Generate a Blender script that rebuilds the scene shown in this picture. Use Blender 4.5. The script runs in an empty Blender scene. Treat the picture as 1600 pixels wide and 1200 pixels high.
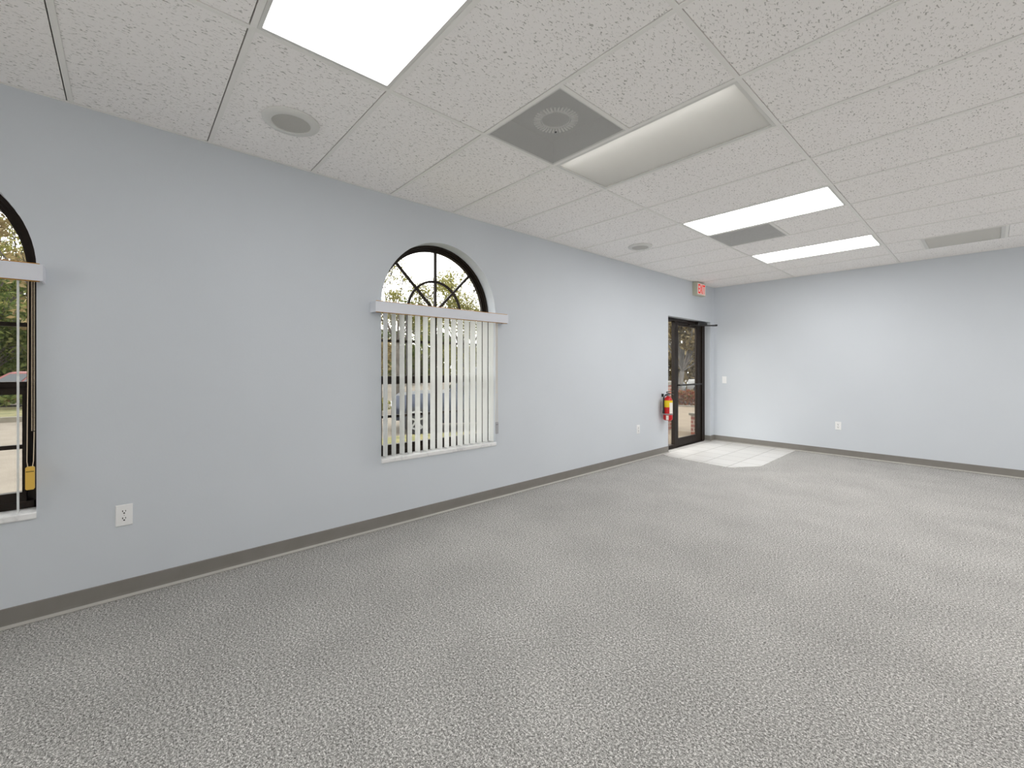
import bpy, math, random
from mathutils import Vector, Matrix
PI = math.pi
S = bpy.context.scene
COL = S.collection
random.seed(7)

# ------------------------------------------------------------------ dimensions
H = 2.74                      # ceiling height
RX = 7.445                    # room x extent (left wall is x = 0)
Y0, Y1 = -2.69, 7.86          # back and far wall
CX, CY, CZ = 3.315, 0.0, 1.318
GX = [0.005 + 1.24 * i for i in range(7)]          # ceiling grid lines
GY = [0.395 + 0.617 * k for k in range(-5, 12)]    # -2.69 .. 7.182

# ------------------------------------------------------------------ materials
def lin(c):
    return tuple(((v / 255) / 12.92 if v / 255 <= .04045 else ((v / 255 + .055) / 1.055) ** 2.4) for v in c) + (1.0,)

def mat(name, rgb=(200, 200, 200), rough=.6, metal=0.0, spec=.5):
    m = bpy.data.materials.new(name); m.use_nodes = True
    b = m.node_tree.nodes['Principled BSDF']
    b.inputs['Base Color'].default_value = lin(rgb)
    b.inputs['Roughness'].default_value = rough
    b.inputs['Metallic'].default_value = metal
    b.inputs['Specular IOR Level'].default_value = spec
    return m

def N(m, t, **kw):
    n = m.node_tree.nodes.new(t)
    for k, v in kw.items():
        setattr(n, k, v)
    return n

def L(m, a, b):
    m.node_tree.links.new(a, b)

def bsdf(m):
    return m.node_tree.nodes['Principled BSDF']

def coords(m, scale=(1, 1, 1), kind='Object'):
    tc = N(m, 'ShaderNodeTexCoord'); mp = N(m, 'ShaderNodeMapping')
    mp.inputs['Scale'].default_value = scale
    L(m, tc.outputs[kind], mp.inputs['Vector'])
    return mp.outputs['Vector']

def noise(m, vec, scale, detail=2, rough=.5):
    n = N(m, 'ShaderNodeTexNoise')
    n.inputs['Scale'].default_value = scale; n.inputs['Detail'].default_value = detail
    n.inputs['Roughness'].default_value = rough
    L(m, vec, n.inputs['Vector'])
    return n.outputs['Fac']

def ramp(m, fac, stops):
    r = N(m, 'ShaderNodeValToRGB'); e = r.color_ramp.elements
    while len(e) < len(stops): e.new(.5)
    for i, (p, c) in enumerate(stops):
        e[i].position = p; e[i].color = lin(c)
    L(m, fac, r.inputs['Fac'])
    return r.outputs['Color']

def bump(m, h, strength=.2, dist=.002):
    b = N(m, 'ShaderNodeBump'); b.inputs['Strength'].default_value = strength
    b.inputs['Distance'].default_value = dist
    L(m, h, b.inputs['Height']); L(m, b.outputs['Normal'], bsdf(m).inputs['Normal'])

def noisy(name, c1, c2, scale, rough=.8, bs=.2, bd=.002, lo=.35, hi=.65, detail=3, vscale=(1, 1, 1)):
    m = mat(name, c1, rough); v = coords(m, vscale)
    f = noise(m, v, scale, detail)
    L(m, ramp(m, f, [(lo, c1), (hi, c2)]), bsdf(m).inputs['Base Color'])
    if bs: bump(m, f, bs, bd)
    return m

M = {}
def outdoor(c, k=.30):
    # daylight materials: plausible outdoor albedos under a bright overcast sky
    o = []
    for v in lin(c)[:3]:
        v *= k
        o.append(255 * (12.92 * v if v <= .0031308 else 1.055 * v ** (1 / 2.4) - .055))
    return tuple(o)

# painted walls with a fine orange-peel roller texture
def wall_mat():
    m = mat('wall_paint', (207, 212, 218), .62, 0, .35); v = coords(m)
    L(m, ramp(m, noise(m, v, 1.3, 2), [(.3, (206, 211, 217)), (.7, (209, 214, 220))]), bsdf(m).inputs['Base Color'])
    bump(m, noise(m, v, 95, 3), .3, .0010)
    return m
M['wall'] = wall_mat()

def carpet_mat():
    m = mat('carpet', (140, 139, 136), .95, 0, .1); v = coords(m)
    a = noise(m, v, 105, 3, .8); b = noise(m, v, 240, 2, .8); w = noise(m, v, 2.2, 2)
    mx = N(m, 'ShaderNodeMath', operation='MULTIPLY_ADD'); mx.inputs[1].default_value = .55
    ad = N(m, 'ShaderNodeMath', operation='MULTIPLY'); ad.inputs[1].default_value = .45
    L(m, b, ad.inputs[0]); L(m, a, mx.inputs[0]); L(m, ad.outputs[0], mx.inputs[2])
    c = ramp(m, mx.outputs[0], [(.385, (62, 60, 58)), (.455, (142, 140, 137)), (.52, (177, 175, 171)), (.605, (255, 253, 250))])
    w2 = ramp(m, w, [(.3, (240, 240, 240)), (.7, (255, 255, 255))])
    mm = N(m, 'ShaderNodeMix', data_type='RGBA', blend_type='MULTIPLY'); mm.inputs[0].default_value = 1
    L(m, c, mm.inputs[6]); L(m, w2, mm.inputs[7])
    L(m, mm.outputs[2], bsdf(m).inputs['Base Color'])
    bump(m, mx.outputs[0], .35, .0012)
    return m
M['carpet'] = carpet_mat()

def ceiling_mat():
    m = mat('ceiling_tile', (226, 223, 217), .9, 0, .2)
    v = coords(m, (1, .45, 1))
    big = N(m, 'ShaderNodeTexNoise'); big.inputs['Scale'].default_value = 120; big.inputs['Detail'].default_value = 1.5
    big.inputs['Distortion'].default_value = .9
    L(m, v, big.inputs['Vector'])
    pores = noise(m, coords(m), 260, 2, .6)
    fiss = N(m, 'ShaderNodeMapRange'); fiss.inputs[1].default_value = .30; fiss.inputs[2].default_value = .44
    L(m, big.outputs['Fac'], fiss.inputs[0])
    po = N(m, 'ShaderNodeMapRange'); po.inputs[1].default_value = .28; po.inputs[2].default_value = .42
    po.inputs[3].default_value = .72
    L(m, pores, po.inputs[0])
    mu = N(m, 'ShaderNodeMath', operation='MULTIPLY'); L(m, fiss.outputs[0], mu.inputs[0]); L(m, po.outputs[0], mu.inputs[1])
    L(m, ramp(m, mu.outputs[0], [(0.0, (186, 183, 179)), (.75, (253, 250, 248))]), bsdf(m).inputs['Base Color'])
    bump(m, mu.outputs[0], .35, .0010)
    return m
M['tile'] = ceiling_mat()
M['grid'] = mat('ceiling_grid_paint', (242, 240, 236), .5)
M['white_metal'] = mat('white_metal', (222, 221, 217), .45)
M['base'] = noisy('rubber_base', (126, 122, 116), (130, 126, 121), 8, .5, 0)
M['base_toe_sheen'] = mat('rubber_toe_sheen', (178, 175, 169), .45)  # lighter tone puts the top-lit sheen of the toe into the colour
M['bronze'] = noisy('bronze_frame', (32, 24, 19), (39, 30, 24), 30, .45, 0)
bsdf(M['bronze']).inputs['Specular IOR Level'].default_value = .22
M['bronze_dark'] = mat('dark_bronze', (28, 25, 24), .4)
M['plastic'] = mat('white_plastic', (240, 240, 240), .35)
M['slot'] = mat('dark_slot', (22, 22, 22), .6)
M['steel'] = mat('steel', (170, 170, 170), .3, 1.0)
M['black'] = mat('black_rubber', (24, 24, 25), .5)
M['plenum'] = mat('plenum', (110, 110, 108), .9)
M['bounce_white'] = mat('bounce_white', (238, 237, 233), .7)  # white given to the unseen walls so they bounce more light
M['speaker_grey'] = noisy('speaker_mesh', (186, 184, 178), (194, 192, 186), 300, .6, .3, .001)
M['red'] = mat('red_enamel', (196, 22, 28), .28)
M['yellow'] = mat('yellow_label', (240, 208, 30), .5)
M['label_white'] = mat('white_label', (235, 230, 220), .5)
M['gold'] = mat('mustard_plastic', (226, 184, 82), .4)
M['grey_plastic'] = mat('grey_plastic', (172, 172, 176), .4)
M['ivory'] = mat('ivory_cord', (224, 206, 178), .7)
M['housing'] = mat('sign_housing', (190, 190, 172), .5)

def marble():
    m = mat('sill_marble', (232, 232, 232), .25); v = coords(m, (1, 1.0, 1))
    L(m, ramp(m, noise(m, v, 9, 6, .7), [(.36, (220, 220, 222)), (.50, (244, 244, 244))]), bsdf(m).inputs['Base Color'])
    return m
M['marble'] = marble()

def emit(name, rgb, strength):
    m = bpy.data.materials.new(name); m.use_nodes = True
    nt = m.node_tree; nt.nodes.clear()
    o = nt.nodes.new('ShaderNodeOutputMaterial'); e = nt.nodes.new('ShaderNodeEmission')
    e.inputs[0].default_value = lin(rgb); e.inputs[1].default_value = strength
    nt.links.new(e.outputs[0], o.inputs[0])
    return m
M['lamp'] = emit('lit_lens', (255, 254, 253), 14.5)
M['lamp_weak'] = emit('weak_lit_lens', (250, 252, 255), 7.0)
M['exit_red'] = emit('exit_letters', (232, 40, 36), 1.0)

def exit_face():
    m = mat('exit_face', (235, 222, 214), .5)
    bsdf(m).inputs['Emission Color'].default_value = lin((255, 214, 204))
    bsdf(m).inputs['Emission Strength'].default_value = .12
    return m
M['exit_face'] = exit_face()

def mixmat(name, build):
    m = bpy.data.materials.new(name); m.use_nodes = True
    m.node_tree.nodes.clear()
    o = N(m, 'ShaderNodeOutputMaterial'); L(m, build(m), o.inputs[0])
    return m

def glass(m):
    t = N(m, 'ShaderNodeBsdfTransparent'); t.inputs[0].default_value = (.93, .935, .92, 1)
    g = N(m, 'ShaderNodeBsdfGlossy'); g.inputs['Roughness'].default_value = .0
    f = N(m, 'ShaderNodeFresnel'); f.inputs[0].default_value = 1.45
    x = N(m, 'ShaderNodeMixShader')
    L(m, f.outputs[0], x.inputs[0]); L(m, t.outputs[0], x.inputs[1]); L(m, g.outputs[0], x.inputs[2])
    return x.outputs[0]
M['glass'] = mixmat('window_glass', glass)

def vinyl(m):
    d = N(m, 'ShaderNodeBsdfDiffuse'); d.inputs[0].default_value = lin((243, 243, 240))
    t = N(m, 'ShaderNodeBsdfTranslucent'); t.inputs[0].default_value = lin((240, 242, 244))
    x = N(m, 'ShaderNodeMixShader'); x.inputs[0].default_value = .3
    L(m, d.outputs[0], x.inputs[1]); L(m, t.outputs[0], x.inputs[2])
    return x.outputs[0]
M['vinyl'] = mixmat('slat_vinyl', vinyl)
M['valance'] = mat('valance_white', (222, 224, 231), .4)

def amber(m):
    d = N(m, 'ShaderNodeBsdfDiffuse'); d.inputs[0].default_value = lin((196, 160, 96))
    t = N(m, 'ShaderNodeBsdfTranslucent'); t.inputs[0].default_value = lin((235, 176, 60))
    x = N(m, 'ShaderNodeMixShader'); x.inputs[0].default_value = .6
    L(m, d.outputs[0], x.inputs[1]); L(m, t.outputs[0], x.inputs[2])
    return x.outputs[0]
M['amber'] = mixmat('amber_glow_lip', amber)  # amber colour imitates light bleeding around the backlit valance edges

def perforated(pitch, thr, rgb):
    def f(m):
        v = coords(m, (2 * PI / pitch, 2 * PI / pitch, 1))
        sp = N(m, 'ShaderNodeSeparateXYZ'); L(m, v, sp.inputs[0])
        sx = N(m, 'ShaderNodeMath', operation='SINE'); sy = N(m, 'ShaderNodeMath', operation='SINE')
        L(m, sp.outputs[0], sx.inputs[0]); L(m, sp.outputs[1], sy.inputs[0])
        mu = N(m, 'ShaderNodeMath', operation='MULTIPLY'); L(m, sx.outputs[0], mu.inputs[0]); L(m, sy.outputs[0], mu.inputs[1])
        ab = N(m, 'ShaderNodeMath', operation='ABSOLUTE'); L(m, mu.outputs[0], ab.inputs[0])
        gt = N(m, 'ShaderNodeMath', operation='GREATER_THAN'); gt.inputs[1].default_value = thr
        L(m, ab.outputs[0], gt.inputs[0])
        p = N(m, 'ShaderNodeBsdfPrincipled'); p.inputs['Base Color'].default_value = lin(rgb); p.inputs['Roughness'].default_value = .55
        t = N(m, 'ShaderNodeBsdfTransparent'); x = N(m, 'ShaderNodeMixShader')
        L(m, gt.outputs[0], x.inputs[0]); L(m, p.outputs[0], x.inputs[1]); L(m, t.outputs[0], x.inputs[2])
        return x.outputs[0]
    return f
M['perf'] = mixmat('perforated_metal', perforated(.009, .36, (240, 239, 236)))
M['perf_fine'] = mixmat('fine_perforated_metal', perforated(.007, .60, (214, 213, 210)))
M['deflector'] = mat('deflector', (215, 215, 210), .5)
def acrylic(m):
    d = N(m, 'ShaderNodeBsdfDiffuse'); d.inputs[0].default_value = lin((246, 245, 242))
    t = N(m, 'ShaderNodeBsdfTranslucent'); t.inputs[0].default_value = lin((246, 245, 242))
    x = N(m, 'ShaderNodeMixShader'); x.inputs[0].default_value = .35
    L(m, d.outputs[0], x.inputs[1]); L(m, t.outputs[0], x.inputs[2])
    return x.outputs[0]
M['lens_off'] = mixmat('acrylic_lens', acrylic)
M['tube_dim'] = emit('dim_tube', (255, 253, 249), 3.4)

def bricks(name, c1, c2, mortar, sx=.2, sy=.075, vec='xz', ms=.012, offset=.5):
    m = mat(name, c1, .85)
    tc = N(m, 'ShaderNodeTexCoord'); sp = N(m, 'ShaderNodeSeparateXYZ'); cb = N(m, 'ShaderNodeCombineXYZ')
    L(m, tc.outputs['Object'], sp.inputs[0])
    if vec == 'xz':
        ad = N(m, 'ShaderNodeMath', operation='ADD'); L(m, sp.outputs[0], ad.inputs[0]); L(m, sp.outputs[1], ad.inputs[1])
        L(m, ad.outputs[0], cb.inputs[0]); L(m, sp.outputs[2], cb.inputs[1])
    else:
        L(m, sp.outputs[0], cb.inputs[0]); L(m, sp.outputs[1], cb.inputs[1])
    b = N(m, 'ShaderNodeTexBrick'); b.offset = offset
    b.inputs['Scale'].default_value = 1; b.inputs['Brick Width'].default_value = sx; b.inputs['Row Height'].default_value = sy
    b.inputs['Mortar Size'].default_value = ms; b.inputs['Color1'].default_value = lin(c1)
    b.inputs['Color2'].default_value = lin(c2); b.inputs['Mortar'].default_value = lin(mortar)
    L(m, cb.outputs[0], b.inputs['Vector']); L(m, b.outputs['Color'], bsdf(m).inputs['Base Color'])
    bump(m, b.outputs['Fac'], -.3, .003)
    return m
M['brick'] = bricks('brick', outdoor((160, 92, 70), .5), outdoor((138, 76, 58), .5), outdoor((176, 160, 142), .5))
M['paver'] = bricks('brick_paver', outdoor((206, 166, 138), .19), outdoor((190, 146, 120), .19), outdoor((186, 166, 146), .19), .2, .1, 'xy', .008)
M['floor_tile'] = bricks('entry_tile', (222, 220, 217), (216, 214, 210), (158, 155, 149), .333, .333, 'xy', .005, 0.0)
bsdf(M['floor_tile']).inputs['Roughness'].default_value = .32
M['concrete'] = noisy('concrete', outdoor((190, 166, 134), .19), outdoor((206, 184, 152), .19), 3, .9, .1)
M['lot'] = noisy('parking_surface', outdoor((186, 172, 152), .19), outdoor((206, 192, 172), .19), 2.5, .95, .2, .004)
M['curb'] = noisy('curb_concrete', outdoor((206, 196, 176), .19), outdoor((190, 180, 160), .19), 6, .9)
M['stucco'] = noisy('outside_stucco', outdoor((206, 196, 178)), outdoor((214, 204, 186)), 30, .9)
M['grass'] = noisy('grass', outdoor((128, 132, 66)), outdoor((176, 164, 104)), 3, 1.0, .5, .02)
M['bark'] = noisy('bark', outdoor((96, 88, 80)), outdoor((142, 134, 124)), 14, .95, .6, .02, vscale=(1, 1, .25))
M['grey_bark'] = noisy('pale_bark', outdoor((140, 134, 126)), outdoor((172, 166, 158)), 12, .95, .5, .02, vscale=(1, 1, .3))

def leaf_mat(name, c1, c2, c3):
    m = bpy.data.materials.new(name); m.use_nodes = True; m.node_tree.nodes.clear()
    g = N(m, 'ShaderNodeNewGeometry')
    c = ramp(m, g.outputs['Random Per Island'], [(0, c1), (.5, c2), (1, c3)])
    d = N(m, 'ShaderNodeBsdfDiffuse'); t = N(m, 'ShaderNodeBsdfTranslucent'); x = N(m, 'ShaderNodeMixShader')
    x.inputs[0].default_value = .4
    L(m, c, d.inputs[0]); L(m, c, t.inputs[0]); L(m, d.outputs[0], x.inputs[1]); L(m, t.outputs[0], x.inputs[2])
    o = N(m, 'ShaderNodeOutputMaterial'); L(m, x.outputs[0], o.inputs[0])
    return m
M['leaf_olive'] = leaf_mat('olive_leaves', outdoor((112, 116, 60), .52), outdoor((150, 148, 84), .52), outdoor((186, 178, 118), .52))
M['leaf_brown'] = leaf_mat('brown_leaves', outdoor((112, 98, 68), .55), outdoor((158, 140, 98), .55), outdoor((196, 180, 140), .55))
M['leaf_green'] = leaf_mat('green_leaves', outdoor((74, 92, 56), .42), outdoor((112, 126, 72), .42), outdoor((150, 152, 96), .42))
M['leaf_red'] = leaf_mat('reddish_leaves', outdoor((150, 84, 62), .42), outdoor((176, 118, 84), .42), outdoor((140, 130, 82), .42))

# ------------------------------------------------------------------ mesh builder
class MB:
    def __init__(s): s.v = []; s.f = []; s.sm = []
    def add(s, vs, fs, smooth=False):
        o = len(s.v); s.v += [tuple(p) for p in vs]
        s.f += [tuple(i + o for i in f) for f in fs]; s.sm += [smooth] * len(fs)
        return s
    def box(s, x0, x1, y0, y1, z0, z1):
        x0, x1 = min(x0, x1), max(x0, x1); y0, y1 = min(y0, y1), max(y0, y1); z0, z1 = min(z0, z1), max(z0, z1)
        v = [(x0, y0, z0), (x1, y0, z0), (x1, y1, z0), (x0, y1, z0), (x0, y0, z1), (x1, y0, z1), (x1, y1, z1), (x0, y1, z1)]
        return s.add(v, [(0, 3, 2, 1), (4, 5, 6, 7), (0, 1, 5, 4), (1, 2, 6, 5), (2, 3, 7, 6), (3, 0, 4, 7)])
    def bevbox(s, x0, x1, y0, y1, z0, z1, b, axis):
        # box with a chamfered front edge ring facing +axis (0:+x, 1:-y)
        if axis == 0:
            a = [(x0, y0, z0), (x0, y1, z0), (x0, y1, z1), (x0, y0, z1)]
            m_ = [(x1 - b, p[1], p[2]) for p in a]
            c = [(x1, y0 + b, z0 + b), (x1, y1 - b, z0 + b), (x1, y1 - b, z1 - b), (x1, y0 + b, z1 - b)]
        else:
            a = [(x1, y1, z0), (x0, y1, z0), (x0, y1, z1), (x1, y1, z1)]
            a = a[::-1]
            m_ = [(p[0], y0 + b, p[2]) for p in a]
            sx = lambda x: x0 + b if x == x0 else x1 - b
            sz = lambda z: z0 + b if z == z0 else z1 - b
            c = [(sx(p[0]), y0, sz(p[2])) for p in a]
        fs = [(3, 2, 1, 0), (8, 9, 10, 11)]
        for i in range(4):
            j = (i + 1) % 4
            fs += [(i, j, 4 + j, 4 + i), (4 + i, 4 + j, 8 + j, 8 + i)]
        return s.add(a + m_ + c, fs)
    def prism(s, poly, axis, a, b):
        # polygon (2-D) extruded along an axis from a to b
        def P(u, v, w): return ((w, u, v), (u, w, v), (u, v, w))[axis]
        n = len(poly)
        v = [P(u, w, a) for u, w in poly] + [P(u, w, b) for u, w in poly]
        f = [tuple(range(n))[::-1], tuple(range(n, 2 * n))] + [(i, (i + 1) % n, n + (i + 1) % n, n + i) for i in range(n)]
        return s.add(v, f)
    def lathe(s, prof, c=(0, 0, 0), axis=2, n=32, smooth=True, cap=True):
        v = []; m = len(prof)
        for i in range(n):
            a = 2 * PI * i / n
            for r, h in prof:
                p = (r * math.cos(a), r * math.sin(a), h)
                if axis == 0: p = (p[2], p[0], p[1])
                if axis == 1: p = (p[0], p[2], p[1])
                v.append((p[0] + c[0], p[1] + c[1], p[2] + c[2]))
        f = []
        for i in range(n):
            j = (i + 1) % n
            for k in range(m - 1):
                f.append((i * m + k, j * m + k, j * m + k + 1, i * m + k + 1))
        s.add(v, f, smooth)
        if cap:
            if prof[0][0] > 1e-6: s.add([v[i * m] for i in range(n)], [tuple(range(n))])
            if prof[-1][0] > 1e-6: s.add([v[i * m + m - 1] for i in range(n)], [tuple(range(n))])
        return s
    def tube(s, pts, r, n=8, smooth=True):
        pts = [Vector(p) for p in pts]
        rr = r if isinstance(r, (list, tuple)) else [r] * len(pts)
        v = []; up = Vector((0, 0, 1))
        for i, p in enumerate(pts):
            d = (pts[min(i + 1, len(pts) - 1)] - pts[max(i - 1, 0)]).normalized()
            q = up if abs(d.dot(up)) < .95 else Vector((1, 0, 0))
            a = d.cross(q).normalized(); b = d.cross(a)
            for k in range(n):
                t = 2 * PI * k / n
                v.append(p + (a * math.cos(t) + b * math.sin(t)) * rr[i])
        f = []
        for i in range(len(pts) - 1):
            for k in range(n):
                k2 = (k + 1) % n
                f.append((i * n + k, i * n + k2, (i + 1) * n + k2, (i + 1) * n + k))
        s.add(v, f, smooth)
        s.add(v[:n], [tuple(range(n))]); s.add(v[-n:], [tuple(range(n))])
        return s

def build(name, mb, material, parent=None, off=(0, 0, 0)):
    me = bpy.data.meshes.new(name)
    me.from_pydata([(p[0] - off[0], p[1] - off[1], p[2] - off[2]) for p in mb.v], [], mb.f)
    me.polygons.foreach_set('use_smooth', mb.sm)
    me.update()
    import bmesh
    if len(mb.f) < 20000:
        bm = bmesh.new(); bm.from_mesh(me)
        bmesh.ops.remove_doubles(bm, verts=bm.verts, dist=1e-6) if any(mb.sm) else None
        bmesh.ops.recalc_face_normals(bm, faces=bm.faces); bm.to_mesh(me); bm.free()
    if any(mb.sm):
        try: me.set_sharp_from_angle(angle=math.radians(40))
        except Exception: pass
    me.materials.append(material if not isinstance(material, str) else M[material])
    o = bpy.data.objects.new(name, me); COL.objects.link(o)
    if parent is not None: o.parent = parent
    return o

def tag(o, label, cat, group=None, kind=None):
    o['label'] = label
    if cat: o['category'] = cat
    if group: o['group'] = group
    if kind: o['kind'] = kind
    return o

def thing(name, label, cat, loc=(0, 0, 0), rz=0, group=None, kind=None):
    o = bpy.data.objects.new(name, None); COL.objects.link(o)
    o.location = loc; o.rotation_euler = (0, 0, rz); o.empty_display_size = .1
    return tag(o, label, cat, group, kind)

def part(name, mb, material, t, root=None, label=None):
    """mesh given in world coordinates, parented to t; root = the thing's Empty"""
    r = root or t
    o = build(name, mb, material, t, tuple(r.location))
    if label: o['label'] = label
    return o

def struct(name, mb, material, label, cat):
    return tag(build(name, mb, material), label, cat, kind='structure')

# ------------------------------------------------------------------ openings
WIN = [dict(c=2.15), dict(c=-0.953)]
WHW, SILL, SPRING = 0.605, 0.565, 1.833
DOOR = (6.212, 7.708, 2.112)
WT = 0.24          # wall thickness

# ------------------------------------------------------------------ walls
def arch_pts(c, r, n=40, a0=0, a1=PI, zc=SPRING):
    return [(c + r * math.cos(a0 + (a1 - a0) * i / n), zc + r * math.sin(a0 + (a1 - a0) * i / n)) for i in range(n + 1)]

def left_wall():
    b = MB(); top = 3.2
    def quad(y0, y1, z0, z1):
        for x, fl in ((0, 0), (-WT, 1)):
            b.add([(x, y0, z0), (x, y1, z0), (x, y1, z1), (x, y0, z1)], [(0, 1, 2, 3)])
    ys = [Y0 - .2]
    for w in sorted(WIN, key=lambda w: w['c']):
        c = w['c']; quad(ys[-1], c - WHW, 0, top)
        quad(c - WHW, c + WHW, 0, SILL)
        ap = arch_pts(c, WHW)
        for (ya, za), (yb, zb) in zip(ap, ap[1:]):
            for x in (0, -WT):
                b.add([(x, ya, za), (x, yb, zb), (x, yb, top), (x, ya, top)], [(0, 1, 2, 3)])
            b.add([(0, ya, za), (0, yb, zb), (-WT, yb, zb), (-WT, ya, za)], [(0, 1, 2, 3)])
        for y in (c - WHW, c + WHW):
            b.add([(0, y, SILL), (-WT, y, SILL), (-WT, y, SPRING), (0, y, SPRING)], [(0, 1, 2, 3)])
        b.add([(0, c - WHW, SILL), (0, c + WHW, SILL), (-WT, c + WHW, SILL), (-WT, c - WHW, SILL)], [(0, 1, 2, 3)])
        ys.append(c + WHW)
    d0, d1, dz = DOOR
    quad(ys[-1], d0, 0, top); quad(d0, d1, dz, top); quad(d1, Y1 + .2, 0, top)
    for y in (d0, d1):
        b.add([(0, y, 0), (-WT, y, 0), (-WT, y, dz), (0, y, dz)], [(0, 1, 2, 3)])
    b.add([(0, d0, dz), (0, d1, dz), (-WT, d1, dz), (-WT, d0, dz)], [(0, 1, 2, 3)])
    return struct('wall_left', b, 'wall', 'long pale blue-grey wall on the left with two arched windows and the glass door', 'wall')
left_wall()
struct('wall_far', MB().box(0, RX, Y1, Y1 + .2, 0, 3.2), 'wall', 'pale blue-grey wall at the far end of the room', 'wall')
struct('wall_right', MB().box(RX, RX + .2, Y0 - .2, Y1 + .2, 0, 3.2), 'bounce_white', 'unseen wall on the right, made white to bounce light', 'wall')
BWX, BWZ = (1.6, 5.6), (.85, 2.45)  # opening for the added fill window
wb_ = MB().box(0, RX, Y0 - .2, Y0, 0, BWZ[0]).box(0, RX, Y0 - .2, Y0, BWZ[1], 3.2).box(0, BWX[0], Y0 - .2, Y0, *BWZ).box(BWX[1], RX, Y0 - .2, Y0, *BWZ)
struct('wall_back', wb_, 'bounce_white', 'unseen wall behind the viewpoint, made white to bounce light', 'wall')
struct('floor', MB().box(0, RX, Y0, Y1, -.15, 0), 'carpet', 'speckled grey carpet covering the whole room', 'floor')
struct('roof', MB().box(-WT, RX + .2, Y0 - .2, Y1 + .2, 3.2, 3.4), 'plenum', 'unseen roof slab above the suspended ceiling, added to block sky light', 'roof')  # unseen slab added to keep sky light from leaking in above

# entry tiles by the door
tp = [(-.105, 6.213), (0, 6.213), (0.004, 6.02), (.10, 5.965), (.16, 5.945), (.98, 5.875), (1.03, 5.89), (1.07, 5.92), (1.285, 6.26), (1.265, Y1 - .001), (0.001, Y1 - .001), (0.0, 7.707), (-.105, 7.707)]
tl = MB().prism(tp, 2, -.02, .004)
struct('entry_tile_floor', tl, 'floor_tile', 'white square floor tiles in front of the glass door with one cut corner', 'floor')

# ------------------------------------------------------------------ baseboards (rubber cove base with a toe)
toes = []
def toe_sheen_strip(parent):
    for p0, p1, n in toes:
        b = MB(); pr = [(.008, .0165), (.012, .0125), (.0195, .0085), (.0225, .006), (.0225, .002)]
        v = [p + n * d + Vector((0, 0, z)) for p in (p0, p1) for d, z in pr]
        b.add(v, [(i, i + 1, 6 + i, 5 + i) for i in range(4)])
        build('toe_sheen_strip', b, 'base_toe_sheen', parent)['label'] = 'toe strip along the foot of the baseboard, lightened to imitate sheen'
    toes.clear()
def cove(b, p0, p1, nrm):
    p0 = Vector((p0[0], p0[1], 0)); p1 = Vector((p1[0], p1[1], 0)); n = Vector((nrm[0], nrm[1], 0))
    prof = [(0, .001), (.021, .001), (.021, .005), (.018, .0075), (.011, .011), (.0075, .018), (.006, .03), (.0055, .098), (.003, .101), (0, .101)]
    k = len(prof)
    toes.append((p0.copy(), p1.copy(), n.copy()))
    v = [p + n * d + Vector((0, 0, z)) for p in (p0, p1) for d, z in prof]
    f = [(i, i + 1, k + i + 1, k + i) for i in range(k - 1)] + [tuple(range(k)), tuple(range(k, 2 * k))]
    b.add(v, f)
bl = MB(); cove(bl, (0, Y0), (0, 6.212), (1, 0)); cove(bl, (0.0, 6.212), (-.1, 6.212), (0, 1))
toe_sheen_strip(struct('baseboard_left', bl, 'base', 'grey rubber baseboard running along the long left wall', 'baseboard'))
bl = MB(); cove(bl, (0, 7.708), (0, Y1), (1, 0)); cove(bl, (-.1, 7.708), (0, 7.708), (0, -1))
toe_sheen_strip(struct('baseboard_entry', bl, 'base', 'short grey baseboard between the glass door and the far corner', 'baseboard'))
bl = MB(); cove(bl, (0, Y1), (RX, Y1), (0, -1))
toe_sheen_strip(struct('baseboard_far', bl, 'base', 'grey rubber baseboard along the far wall', 'baseboard'))

# ------------------------------------------------------------------ ceiling
rows = [(GY[i], GY[i + 1]) for i in range(len(GY) - 1)] + [(GY[-1], Y1)]
def row_at(y): return min(range(len(rows)), key=lambda i: abs(rows[i][0] - y))
R_L = {k: row_at(.395 + 1.851 * k) for k in (0, 1, 2, 3)}
lights = {(1, R_L[k]): (k != 1) for k in R_L}
lights.update({(4, R_L[k]): True for k in R_L})  # second row added out of view for more room light
halves = {(1, row_at(1.629)): 'register', (1, row_at(4.714)): 'register'}
vent_cell = (2, row_at(6.565))
VX = (2.815, 3.405)
TZ = 2.7425
tiles = MB(); grid = MB()
def tile(x0, x1, y0, y1):
    tiles.box(x0 + .015, x1 - .0125, y0 + .0125, y1 - .0175, TZ, TZ + .016)
BW = .012
def bar_y(x, y0, y1): grid.box(x - BW, x + BW, y0, y1, H, H + .028)
def bar_x(y, x0, x1): grid.box(x0, x1, y - BW, y + BW, H + .0004, H + .028)
for c in range(6):
    for r, (y0, y1) in enumerate(rows):
        x0, x1 = GX[c], GX[c + 1]
        if (c, r) in lights: continue
        if (c, r) in halves:
            tile(x0 + .62, x1, y0, y1); bar_y(x0 + .62, y0, y1); continue
        if (c, r) == vent_cell:
            tile(x0, VX[0] - .03, y0, y1); tile(VX[1] + .03, x1, y0, y1)
            bar_y(VX[0] - .03, y0, y1); bar_y(VX[1] + .03, y0, y1); continue
        tile(x0, x1, y0, y1)
for x in GX[1:-1]: bar_y(x, Y0, Y1)
for (y0, y1) in rows[1:]: bar_x(y0, 0, RX)
# wall angle
grid.box(0, .02, Y0, Y1, H - .001, H + .002); grid.box(RX - .02, RX, Y0, Y1, H - .001, H + .002)
grid.box(0, RX, Y1 - .02, Y1, H - .001, H + .002); grid.box(0, RX, Y0, Y0 + .02, H - .001, H + .002)
ceil = struct('ceiling', tiles, 'tile', 'suspended ceiling of off-white fissured tiles', 'ceiling')
build('ceiling_grid', grid, 'grid', ceil)

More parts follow.
